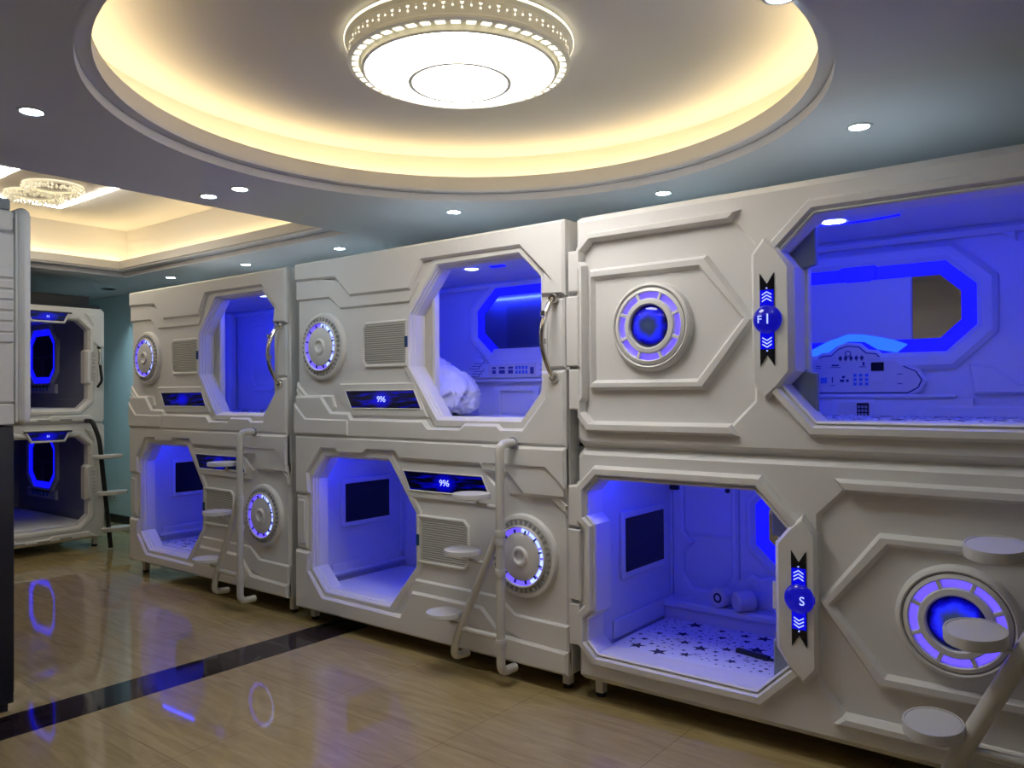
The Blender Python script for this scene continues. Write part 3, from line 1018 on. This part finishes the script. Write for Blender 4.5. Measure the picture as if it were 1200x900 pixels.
def capsule_c(label, loc, upper, txt):
    L, H, D = 2.12, (1.155 if upper else ZS - ZB), .98
    root = empty('sleeping_capsule', loc)
    tag(root, label, 'sleeping capsule', 'white sleeping capsules stacked two high')
    flip = not upper
    front_c(root, L, H, flip)
    ring_c(root, L, H, flip)
    emblem(root, L, H, flip, txt, 1)
    body(root, L, H, D)
    zf, zc = (.07, 1.04) if upper else (.083, 1.035)
    x0, x1, yb = liner(root, L, H, D, zf, zc)
    if upper:
        led_source(root, 1.14, 2.0, 1.024)
        led_source(root, .3, 1.0, 1.024)
        sliding_door(root, .42, 1.118, .08, 1.03)
        spot(root, 1.150, .375, zc, .050)
        a = MB()
        for q in range(9):
            pass
        a.tube([(1.06 + .045 * q, .40 + .0022 * (q - 4) ** 2 * -1 + .035, zc - .003) for q in range(9)], .006, 'led_blue', 8)
        tag(a.build('ceiling_light_slot', root), 'thin curved blue light line in the capsule ceiling')
        a = MB(); a.tube([(1.62 + .03 * q, .25, zc - .003) for q in range(7)], .006, 'led_blue', 8)
        tag(a.build('ceiling_light_slot', root), 'thin blue light line in the capsule ceiling')
        inner = octagon(.55, 1.572, .525, .83, .09, .085)
        light_window(root, inner, .065, yb, 'mirror', 'led_blue', split=1.36, frame_w=.085)
        t = MB()      # thicker glow piece at the top and behind the board
        t.prism([(1.02, .845), (1.06, .825), (1.17, .825), (1.20, .845), (1.20, .905), (1.17, .935), (1.03, .925)], [], yb - .01, yb - .022, 'led_blue', .005)
        tag(t.build('glow_panel', root), 'bright blue glowing panel'); t = MB()
        t.prism([(.84, .40), (.88, .44), (.95, .46), (1.0, .50), (1.06, .525), (1.14, .52), (1.20, .48), (1.29, .46), (1.34, .50), (1.25, .535), (1.14, .56), (1.06, .565), (.97, .535), (.88, .49), (.84, .47)], [], yb - .01, yb - .018, 'led_cyan', .004)
        tag(t.build('glow_panel', root), 'bright blue glowing panel')
        switch_board_c(root, yb)
        m = MB()
        # moulded recess to the right of the mirror
        m.prism([(1.86, .10), (x1, .10), (x1, 1.05), (1.80, 1.05), (1.78, .97), (1.86, .88), (1.86, .84), (1.73, .80), (1.73, .50), (1.80, .42), (1.74, .36), (1.84, .24)], [], yb + .001, yb - .003, 'liner')
        m.prism([(.2, 1.0), (1.74, 1.0), (1.80, .95), (1.80, 1.055), (.2, 1.055)], [], yb + .001, yb - .03, 'liner', .008)
        m.prism([(1.36, .075), (1.9, .075), (1.9, .19), (1.83, .20), (1.42, .20), (1.38, .17)], [], yb + .001, yb - .055, 'liner', .01)
        m.prism([(1.62, .255), (1.9, .255), (1.9, .29), (1.80, .30), (1.70, .38), (1.60, .40)], [], yb + .001, yb - .03, 'liner', .01)
        m.build('wall_moulding', root)
    else:
        led_source(root, .14, 1.0, 1.018)
        television(root, x0, .335, .76, .478, .762)
        inner = octagon(.635, 1.35, .50, .90, .13, .12)
        light_window(root, inner, .07, yb, 'mirror', 'led_blue', frame_w=.06)
        m = MB()
        # frame round the recess at the left of the back wall, and steps above the bed
        m.prism([(x0 + .01, .15), (.60, .15), (.62, .40), (.54, .43), (.47, .38), (.47, .96), (x0 + .01, .96)],
                [[(.20, .30), (.40, .30), (.40, .35), (.43, .40), (.43, .92), (.14, .92), (.14, .62), (.20, .56), (.14, .50), (.14, .38)]], yb + .002, yb - .035, 'liner', .012)
        m.box((x0, yb - .16, .20), (1.30, yb + .002, .245), 'liner', .012)
        m.box((x0, yb - .14, .10), (1.30, yb + .002, .21), 'liner', .01)
        m.box((.16, yb - .012, .60), (.42, yb, .615), 'liner', .004)
        m.prism([(.56, .22), (.80, .22), (.80, .40), (.66, .43), (.58, .40), (.60, .34), (.54, .30)], [], yb + .002, yb - .05, 'liner', .01)
        m.build('wall_moulding', root)
        s = MB(); s.box((x0 + .005, yb - .06, .86), (x0 + .06, yb - .002, 1.0), 'black_matte', .004)
        tag(s.build('sensor_box', root), 'small black box in the ceiling corner')
        s = MB(); s.lathe([(0, -.012), (.012, -.012), (.014, 0), (0, 0)], (.40, yb, .87), 'black_matte', 'y', 16, close=False)
        s.build('vent_nozzle', root)
        sliding_door(root, 1.0, 1.7, .08, .99, edge_dir=-1)
        legs(root, L, (.06, L - .12))
    return root

c1u = capsule_c('large white capsule above at the right, globe ornament left of its wide open hatch', (X1, 0, ZS), True, [('F', -.022, .045), ('1', .012, .06)])
c1l = capsule_c('large white capsule below at the right, hatch open onto a star-print sheet', (X1, 0, ZB), False, [('S', .022, .05)])

# ------------------------------------------------------------------ capsules seen from their short end, at the far left
def capsule_end(label, loc, upper):
    W, H, D = 1.06, (1.15 if upper else ZS - ZB - .001), 2.05
    root = empty('end_entry_capsule', loc, math.radians(90))
    tag(root, label, 'sleeping capsule', 'end-entry capsules by the left wall')
    op = [(.20, .14), (.80, .14), (.90, .24), (.90, .38), (.87, .40), (.87, .72), (.90, .74), (.90, .93), (.80, 1.02), (.20, 1.02), (.12, .93), (.12, .24)]
    m = MB()
    m.prism([(.02, 0), (W - .02, 0), (W, .03), (W, H - .03), (W - .03, H), (.03, H), (0, H - .03), (0, .03)], [op], .10, 0, 'shell', .016)
    m.prism(offset_poly(op, -.055), [offset_poly(op, -.008)], .01, -.016, 'shell', .012)
    m.prism([(.10, .02), (.96, .02), (.90, .08), (.55, .08), (.52, .055), (.25, .055), (.22, .085), (.14, .085)], [], .01, -.030, 'shell', .01)
    m.prism([(.90, .84), (1.0, .76), (W - .01, .76), (W - .01, 1.02), (1.0, 1.08), (.86, 1.10), (.94, .98)], [], .01, -.018, 'shell', .01)
    m.prism([(W - .075, .40), (W - .02, .40), (W - .02, .72), (W - .075, .72)], [], .01, -.012, 'shell', .006)
    for k in range(8):
        m.box((W - .125, -.012, .42 + k * .035), (W - .095, .0, .435 + k * .035), 'slat', .003)
    for x in (.2, .42, .62):
        m.box((x, -.036, .032), (x + .11, -.026, .046), 'groove', .002)
    m.build('front_panel', root)
    b_ = MB()
    P = [(.33, 1.085), (.375, 1.0), (.655, 1.0), (.70, 1.085)]
    b_.prism(offset_poly(P, -.02), [P], .0, -.034, 'shell', .006)
    b_.box((.30, -.04, 1.078), (.73, -.02, 1.092), 'black_matte', .003)
    b_.prism(P, [], 0, -.024, 'display', .001)
    dp = b_.build('display_panel', root, origin=(.515, -.02, 1.04))
    tag(dp, 'black glass display glowing blue')
    glyphs('H', .035, 'lettering', dp, (0, 0), 'digit', -.006)
    body(root, W, H, D)
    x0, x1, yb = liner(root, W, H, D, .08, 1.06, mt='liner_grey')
    # eight-sided glowing mirror on the long inner wall
    e = MB()
    cyc, czc = 1.32, .71
    inner = octagon(cyc - .28, cyc + .28, czc - .23, czc + .23, .10)
    band = offset_poly(inner, -.065)
    big = offset_poly(band, -.06)
    t = MB(); t.prism(big, [band], 0, -.03, 'liner', .01)
    # prism lies in x-z facing -y; turn it to face -x on the right inner wall
    turn = lambda mb: [(x1 + y, x, z) for x, y, z in mb.v]
    t.v = turn(t); fr = t.build('mirror_frame', root)
    t = MB(); t.prism(band, [inner], 0, -.014, 'led_blue', .004); t.v = turn(t); tag(t.build('led_band', fr), 'glowing blue eight-sided light band')
    t = MB(); t.prism(inner, [], 0, -.006, 'screen'); t.box((1.05, -.012, .70), (1.59, -.004, .715), 'icon_dark'); t.box((1.3, -.012, .49), (1.312, -.004, .70), 'icon_dark')
    t.v = turn(t); tag(t.build('mirror', fr), 'dark mirror glass')
    t = MB(); t.prism([(.95, .30), (1.7, .30), (1.7, .40), (.95, .40)], [], 0, -.03, 'liner', .01)
    for k in range(5):
        t.box((1.12 + k * .09, -.034, .33), (1.17 + k * .09, -.028, .37), 'icon_blue')
    t.v = turn(t); t.build('switch_board', root)
    if upper:
        h = MB()
        h.tube(smooth_path([(W - .07, -.01, .76), (W - .07, -.05, .75), (W - .075, -.06, .60), (W - .055, -.06, .42), (W - .075, -.01, .36)], .03), .013, 'black_matte', 12)
        h.tube([(W - .07, -.05, .74), (W - .075, -.06, .58)], .016, 'chrome', 12)
        tag(h.build('door_handle', root), 'black and chrome pull handle')
    else:
        legs(root, W)
    return root

XE, YE = -8.25, -.61
capsule_end('upper end-entry capsule at the far left, dim inside, with a chrome handle', (XE, YE, ZS), True)
capsule_end('lower end-entry capsule at the far left behind the step ladder', (XE, YE, ZB), False)
# black boards and box on top
m = MB(); m.box((-8.60, -.5, 0), (-8.32, .33, .10), 'black_matte', .004)
m.v = [(x, y, z + ZS + 1.150 + .026) for x, y, z in m.v]
tag(m.build('black_box'), 'long black box lying on top of the far left capsules', 'box')
m = MB(); m.box((-8.70, -.55, ZS + 1.1505), (-8.28, .42, ZS + 1.176), 'black_matte', .003)
tag(m.build('black_board'), 'thin black board under the black box on the far left capsules', 'board')

# ------------------------------------------------------------------ near left stack: side of a capsule turned the other way
def near_left():
    L, H, D = 2.1, 1.07, 1.0
    root = empty('sleeping_capsule', (-4.27, -1.80, 1.385), math.radians(180))
    tag(root, 'white capsule cut off at the left edge of the photo, seen from its side', 'sleeping capsule')
    m = MB()
    m.box((0, -.075, 0), (L, .0, H), 'shell', .04, 4)
    m.box((.0, -.006, .015), (.012, .004, H - .03), 'shell', .002)
    m.prism(octagon(.9, 1.9, .15, .95, .12), [], -.07, -.085, 'shell', .01)
    m.build('front_panel', root)
    m = MB()
    m.box((.006, .004, .004), (L - .006, D, .105), 'shell', .006)
    m.box((.006, .004, .112), (L - .006, D, H - .14), 'shell', .006)
    m.box((.006, .004, H - .133), (L - .006, D, H - .025), 'shell', .02, 3)
    m.box((.012, .006, .06), (L - .012, D - .01, H - .06), 'groove')
    for k in range(7):
        z = .40 + k * .052
        m.box((-.004, .010, z), (.02, D - .12, z + .044), 'shell', .006)
    m.build('body', root)
    m = MB(); m.box((.01, .02, H - .03), (.11, .12, H + .03), 'pocket', .008); tag(m.build('cable_box', root), 'small dark grey box')
    lo = empty('black_cabinet', (-4.30, -1.80, 0), math.radians(180))
    tag(lo, 'tall black cabinet carrying the cut-off white capsule at the left edge', 'cabinet')
    m = MB(); m.box((.0, .0, .04), (L - .06, D, 1.384), 'black_matte', .006, 2); m.box((.02, .02, .0006), (L - .08, D - .02, .045), 'foot_black')
    m.build('body', lo)
    m = MB()
    m.box((.03, -.012, .08), (1.0, .002, 1.34), 'black_gloss', .004); m.build('door', lo)
    m = MB()
    m.box((1.04, -.012, .08), (L - .09, .002, 1.34), 'black_gloss', .004); m.build('door', lo)
near_left()

# ------------------------------------------------------------------ mattresses
def star_pts(cx, cy, r, rot):
    return [(cx + (r if k % 2 == 0 else r * .42) * math.cos(rot + math.pi * k / 5), cy + (r if k % 2 == 0 else r * .42) * math.sin(rot + math.pi * k / 5)) for k in range(10)]

def mattress(label, loc, x0, x1, y0, y1, z0, z1, stars=True, seed=1, fixed=(), rz=0.0, dens=1.0):
    m = MB()
    m.box((x0, y0, z0), (x1, y1, z1), 'sheet', .022, 3)
    rnd = random.Random(seed)
    if stars:
        zt = z1 + .0008
        def poly(pts):
            n = len(pts)
            m.add([(p[0], p[1], zt) for p in pts] + [(p[0], p[1], zt - .0006) for p in pts], [tuple(range(n)), tuple(range(n, 2 * n))] + [(i, (i + 1) % n, n + (i + 1) % n, n + i) for i in range(n)], 'star_ink')
        placed = []
        for x, y, r in fixed:
            poly(star_pts(x, y, r, rnd.random() * 6)); placed.append((x, y, r))
        A = (x1 - x0) * (y1 - y0)
        for r_, cnt in ((.045, 9), (.030, 16), (.015, 60), (.007, 260)):
            for k in range(int(cnt * A * dens)):
                for _ in range(12):
                    x, y = rnd.uniform(x0 + .05, x1 - .05), rnd.uniform(y0 + .04, y1 - .04)
                    r = r_ * rnd.uniform(.7, 1.2)
                    if all((x - a) ** 2 + (y - b_) ** 2 > (r + c + .015) ** 2 for a, b_, c in placed):
                        break
                else:
                    continue
                placed.append((x, y, r))
                poly(star_pts(x, y, r, rnd.random() * 6))
        for k in range(int(14 * A * dens)):     # comet tails: bundles of thin lines
            x, y, a = rnd.uniform(x0 + .1, x1 - .1), rnd.uniform(y0 + .08, y1 - .08), rnd.random() * 6
            for q in range(4):
                dx, dy = math.cos(a), math.sin(a)
                px, py = x - dy * .010 * q, y + dx * .010 * q
                l = .05 - .008 * q
                w = .0012
                poly([(px, py), (px + dx * l, py + dy * l), (px + dx * l - dy * w, py + dy * l + dx * w), (px - dy * w, py + dx * w)])
    o = m.build('mattress')
    o.location = loc; o.rotation_euler = (0, 0, rz)
    tag(o, label, 'mattress', 'mattresses inside the capsules')
    return o

A_IN = (.085, 2.12, .17, .915)
mattress('star-print mattress in the lower right capsule, with a black remote on it', (X1, 0, ZB), .085, 2.03, .15, .785, .086, .148, True, 4,
         [(.316, .522, .040), (.603, .423, .034), (.635, .599, .026), (.347, .0 + .19, .05), (.472, .23, .034), (.508, .584, .03), (.943, .19, .03), (.69, .27, .03)], dens=1.3)
mattress('star-print mattress in the upper right capsule, only its edge visible', (X1, 0, ZS), .085, 2.03, .15, .885, .072, .150, True, 5)
mattress('star-print mattress in the upper far left capsule of the row', (X3, .02, ZS), .085, 2.12, .16, .90, .072, .135, True, 6, dens=1.6)
mattress('star-print mattress in the lower far left capsule of the row', (X3, .02, ZB3), .085, 2.12, .16, .90, .086, .125, True, 7, dens=1.6)
mattress('plain white mattress in the lower middle capsule', (X2, 0, ZB), .085, 2.12, .16, .90, .086, .130, False)
mattress('plain white mattress under the duvet in the upper middle capsule', (X2, 0, ZS), .085, 2.12, .16, .89, .072, .125, False)
mattress('mattress in the upper end-entry capsule at the far left', (XE, YE, ZS), .085, .97, .15, 1.95, .083, .150, False, rz=math.radians(90))
mattress('mattress in the lower end-entry capsule at the far left', (XE, YE, ZB), .085, .97, .15, 1.95, .083, .150, False, rz=math.radians(90))

# ------------------------------------------------------------------ duvet heap
def duvet():
    bm = bmesh.new()
    bmesh.ops.create_icosphere(bm, subdivisions=6, radius=1)
    for v in bm.verts:
        p = v.co.copy()
        n1 = noise.noise(p * 1.7 + Vector((3, 1, 7)))
        q = p + Vector((n1, noise.noise(p * 1.3 + Vector((9, 4, 2))), noise.noise(p * 1.5))) * .55
        fold = abs(noise.noise(Vector((q.x * 3.2, q.y * 2.2, q.z * 1.6 + 5)))) * .34
        fine = abs(noise.noise(Vector((q.x * 8, q.y * 7, q.z * 4 + 2)))) * .10
        r = 1 + .22 * n1 - fold - fine + .14
        x, y, z = p * r
        taper = 1.0 - .38 * max(0, z) ** 1.2
        z2 = z * .26 if z > 0 else z * .16
        v.co = Vector((.80 + x * .32 * taper - .10 * max(0, z), .46 + y * .27 * taper, .275 + z2 * 1.08))
        if v.co.z < .126: v.co.z = .126 + (v.co.z - .126) * .0
    me = bpy.data.meshes.new('duvet'); bm.to_mesh(me); bm.free()
    for p in me.polygons: p.use_smooth = True
    me.materials.append(MATS['duvet'])
    o = bpy.data.objects.new('duvet', me); COL.objects.link(o); o.location = (X2, 0, ZS)
    tag(o, 'crumpled white duvet heaped in the upper middle capsule', 'duvet')
duvet()

# remote / torch on the bed
root = empty('remote_control', (-1.47, .40, ZB + .1485), math.radians(-12))
tag(root, 'slim black remote lying on the star-print mattress', 'remote control')
m = MB(); m.box((-.09, -.016, .001), (.09, .016, .022), 'black_matte', .006, 2); m.build('body', root)
m = MB(); m.tube([(.085, 0, .010), (.15, -.002, .008), (.17, .0, .006)], [.007, .005, .002], 'black_matte', 10); m.build('strap', root)

def small_lamp(label, loc, rz):
    root = empty('spot_lamp', loc, rz)
    tag(root, label, 'lamp', 'white spot lamps on the ledge')
    m = MB()
    m.lathe([(0, .055), (.040, .055), (.052, .045), (.055, -.04), (.048, -.050), (.036, -.046), (0, -.046)], (0, 0, .0555), 'slat', 'y', 32, close=False)
    m.build('housing', root)
    m = MB(); m.lathe([(.016, -.0475), (.027, -.0475), (.027, -.044), (.016, -.044)], (0, 0, .0555), 'black_matte', 'y', 24)
    m.build('lens_ring', root)
small_lamp('white spot lamp facing out, left of the pair on the capsule ledge', (X1 + .415, .815, ZB + .2455), math.radians(-15))
small_lamp('white spot lamp turned aside, right of the pair on the capsule ledge', (X1 + .545, .795, ZB + .2455), math.radians(140))

# ------------------------------------------------------------------ ladders
def ladder(label, x, dz=0.0, tilt=0.0, metal='white_metal'):
    root = empty('step_ladder', (x, 0, 0))
    tag(root, label, 'ladder', 'white ladders hooked to the lower capsules')
    Y = -.16
    TH = .024 if tilt else .008
    m = MB()
    m.tube(smooth_path([(0, -.045, 1.262), (0, Y, 1.262), (0, Y, .085), (0, -.045, .085)], .075, 8), .0235, metal, 16)
    m.lathe([(0, 0), (.032, 0), (.032, -.010), (0, -.010)], (0, -.042, 1.262), 'groove', 'y', 24, close=False)
    for z in (.80, .76, .60, .24):
        m.lathe([(.0, -.02), (.028, -.018), (.031, 0), (.028, .018), (0, .02)], (0, Y, z), metal, 'z', 16, close=False)
    m.build('rail', root)
    m = MB()
    m.tube(smooth_path([(0, Y, .84), (-.03, Y, .76), (-.31, Y, .20), (-.33, Y, .105), (-.33, -.045, .095)], .06, 8), (.033 if tilt else .0215), metal, 16)
    m.build('slanted_rail', root)
    m = MB(); m.tube([(0, Y, .265), (-.285, Y, .265)], .017, metal, 14); m.build('stretcher', root)
    for sx, sz, bx in ((-.165, .985 + dz, -.02), (-.23, .685, -.07), (-.365, .335, -.24)):
        s = MB()
        c = (sx, Y - .035, sz)
        s.lathe([(0, .014), (.090, .014), (.092, .010), (.092, .016), (.098, .016), (.100, .010), (.100, -TH), (.094, -TH - .004), (0, -TH - .004)], (0, 0, 0), 'step_white', 'z', 40, close=False)
        R = Matrix.Rotation(tilt, 4, 'X')
        s.v = [tuple(R @ Vector(p) + Vector(c)) for p in s.v]
        st = s.build('step', root)
        k = MB(); k.tube([(sx + .02, Y - .02, sz - .03), (sx + .03, Y - .01, sz - .045), (bx, Y, sz - .05)], .012, metal, 10); k.build('bracket', st)
    return root
ladder('white tube ladder with disc steps in front of the lower middle capsule', -2.585)
ladder('white tube ladder with disc steps at the row\'s lower far left capsule', -4.92, .05)
ladder('white tube ladder with disc steps cut off at the right edge of the photo', -.215, 0, math.radians(9))

# dark ladder of the end-entry capsules
root = empty('step_ladder', (-8.06, .30, 0))
tag(root, 'black pole ladder with white oval steps at the far left capsules', 'ladder')
m = MB(); m.tube(smooth_path([(-.13, -.06, 1.275), (-.02, -.05, 1.275), (.02, 0, 1.10), (.06, .09, .02)], .08, 8), .022, 'black_matte', 14); m.build('rail', root)
for z, y in ((.93, .05), (.57, .10), (.21, .14)):
    s = MB(); s.lathe([(0, .012), (.094, .012), (.10, .008), (.10, -.018), (.094, -.024), (0, -.024)], (0, 0, 0), 'step_white', 'z', 36, close=False)
    s.v = [(p[0] * .9 + .08, p[1] * 1.45 + y, p[2] + z) for p in s.v]
    s.build('step', root)

# wall socket
root = empty('wall_socket', (-9.72, RY1, .30))
tag(root, 'white double socket low on the teal wall at the left', 'socket')
m = MB(); m.box((-.10, -.010, -.045), (.10, 0, .045), 'socket', .004, 2); m.build('plate', root)
m = MB()
for q in (-.05, .05):
    for d in (-.014, .014):
        m.box((q + d - .004, -.0115, -.014), (q + d + .004, -.009, .014), 'black_matte')
m.build('socket_slot', root)

# ------------------------------------------------------------------ lights in the ceiling
def downlight():
    root = empty('recessed_downlight')
    m = MB(); m.lathe([(.040, .0), (.044, -.006), (.056, -.004), (.058, .0), (.058, .004), (.040, .004)], (0, 0, 0), 'socket', 'z', 32); m.build('bezel', root)
    m = MB(); m.lathe([(0, -.003), (.040, -.003), (.040, .003), (0, .003)], (0, 0, 0), 'down_lens', 'z', 24, close=False); tag(m.build('lens', root), 'glowing cool white lens of the added downlight')
    return root
D0 = downlight()
spots = [(-3.617, -1.978, 'downlight alone at the left edge of the ceiling'), (-4.36, -.726, 'left one of the close pair of downlights beside the rectangular recess'),
         (-4.067, -.705, 'right one of the close pair of downlights beside the rectangular recess'), (-3.513, .524, 'downlight above the middle capsule stack'),
         (-2.215, .96, 'downlight at the joint of the middle and right capsule stacks'), (-.968, .443, 'bright downlight right of the round recess, above the right capsules'),
         (-.826, -.968, 'downlight half cut off by the top edge of the photo'), (-7.692, .851, 'leftmost downlight over the far left capsule stack of the row'),
         (-6.407, .87, 'middle downlight over the far left capsule stack of the row'), (-5.122, .90, 'rightmost downlight beyond the rectangular recess')]
for i, (x, y, lb) in enumerate(spots):
    o = D0 if i == 0 else copy_tree(D0)
    o.location = (x, y, H0)
    tag(o, 'small round cool white ' + lb, 'downlight', 'recessed ceiling downlights')

root = empty('recessed_downlight', (-9.05, .86, H0))  # extra downlight added only to brighten the back wall; lens hidden from view
tag(root, 'added, unseen deep-set downlight that brightens the teal wall between the two capsule groups', 'downlight', 'recessed ceiling downlights')
m = MB(); m.lathe([(.060, -.001), (.060, .115), (.064, .115), (.064, .046), (.0605, .046)], (0, 0, 0), 'can_black', 'z', 32); m.build('can', root)
m = MB(); m.lathe([(.058, -.0012), (.078, -.0012), (.078, -.006), (.062, -.006)], (0, 0, 0), 'black_matte', 'z', 32); m.build('bezel', root)
m = MB(); m.lathe([(0, .10), (.056, .10), (.056, .112), (0, .112)], (0, 0, 0), 'added_down_lens', 'z', 24, close=False); tag(m.build('lens', root), 'glowing cool white lens of the added downlight')

# big round ceiling lamp
LX, LY = -2.27, -.80
root = empty('ceiling_lamp', (LX, LY, H_CEIL))
tag(root, 'large round ceiling lamp with a pierced cream rim in the round recess', 'ceiling lamp')
m = MB()
m.lathe([(0, 0), (.46, 0), (.485, -.008), (.487, -.022), (.470, -.03), (.462, -.085), (.474, -.097), (.474, -.107), (.455, -.112), (.43, -.108), (.42, -.095), (0, -.095)], (0, 0, 0), 'lamp_rim', 'z', 96, close=False)
m.build('base', root)
m = MB()
m.lathe([(.4875, -.010), (.489, -.014), (.4885, -.021), (.486, -.016)], (0, 0, 0), 'lamp_edge', 'z', 96)
for k in range(84):                 # pierced dots round the rim
    t = 2 * math.pi * k / 84
    z = -.048 if k % 2 else -.040
    r = .4675
    sz = .0075
    c, s = math.cos(t), math.sin(t)
    m.add([(c * r - s * sz, s * r + c * sz, z), (c * r, s * r, z + sz), (c * r + s * sz, s * r - c * sz, z), (c * r, s * r, z - sz)], [(0, 1, 2, 3)], 'lamp_edge')
    z -= .018
    m.add([(c * r - s * .004, s * r + c * .004, z), (c * r, s * r, z + .005), (c * r + s * .004, s * r - c * .004, z), (c * r, s * r, z - .005)], [(0, 1, 2, 3)], 'lamp_edge')
for k in range(48):                 # slots under the rim
    a = 2 * math.pi * k / 48
    m.lathe([(.430, -.1125), (.456, -.1135), (.456, -.1105), (.430, -.1095)], (0, 0, 0), 'lamp_edge', 'z', 2, arc=(a, a + 2 * math.pi / 48 * .62))
tag(m.build('pierced_rim', root), 'cream rim pierced with glowing dots and slots')
m = MB()
m.lathe([(0, -.125), (.395, -.125), (.405, -.118), (.405, -.09), (0, -.09)], (0, 0, 0), 'lamp_glow', 'z', 96, close=False)
df = tag(m.build('diffuser', root), 'glowing white round diffuser')
m = MB()
m.lathe([(.400, -.09), (.400, -.128), (.406, -.134), (.418, -.130), (.420, -.09)], (0, 0, 0), 'lamp_rim', 'z', 96)
m.build('trim_ring', df)
m = MB()
m.lathe([(0, -.165), (.205, -.165), (.212, -.158), (.212, -.125), (0, -.125)], (0, 0, 0), 'lamp_glow', 'z', 72, close=False)
m.build('inner_diffuser', root)
m = MB()
m.lathe([(.203, -.158), (.205, -.175), (.221, -.175), (.223, -.158)], (0, 0, 0), 'lamp_rim', 'z', 72)
m.build('inner_trim_ring', root)

# crystal chandelier plate in the rectangular recess
px0, px1, py0, py1 = -7.36, -6.23, -1.06, -.35
root = empty('crystal_chandelier', ((px0 + px1) / 2, (py0 + py1) / 2, H_TRAY))
tag(root, 'flat rectangular chandelier with bright edge lines and crystal rings at the upper left', 'chandelier')
hx, hy = (px1 - px0) / 2, (py1 - py0) / 2
m = MB(); m.box((-hx, -hy, -.03), (hx, hy, -.0), 'plate_brown', .004); m.build('backing_plate', root)
m = MB()
for y in (-hy, hy):
    m.box((-hx, y - .018, -.04), (hx, y + .018, -.028), 'panel_strip')
m.box((hx - .012, -hy, -.04), (hx, hy, -.028), 'panel_strip'); m.box((-hx, -hy, -.04), (-hx + .012, hy, -.028), 'panel_strip')
tag(m.build('edge_light', root), 'bright white light line along the edge')
rnd = random.Random(3)
for cx, cy_, R in ((.16, .02, .185), (-.22, .03, .185)):
    m = MB()
    for k in range(44):
        for q in range(3):
            t = 2 * math.pi * (k + rnd.random() * .5) / 44
            rr = R + (q - 1) * .022 + rnd.uniform(-.006, .006)
            z = -.055 - .022 * rnd.random() - (q == 1) * .012
            s = rnd.uniform(.010, .015)
            c = Vector((cx + rr * math.cos(t), cy_ + rr * math.sin(t), z))
            V = [c + Vector(d) * s for d in ((1, 0, 0), (-1, 0, 0), (0, 1, 0), (0, -1, 0), (0, 0, 1.2), (0, 0, -1.2))]
            m.add([tuple(p) for p in V], [(0, 2, 4), (2, 1, 4), (1, 3, 4), (3, 0, 4), (2, 0, 5), (1, 2, 5), (3, 1, 5), (0, 3, 5)], 'crystal')
    m.lathe([(R - .03, -.030), (R + .03, -.030), (R + .03, -.042), (R - .03, -.042)], (cx, cy_, 0), 'crystal', 'z', 48)
    tag(m.build('crystal_ring', root), 'ring of sparkling crystals')
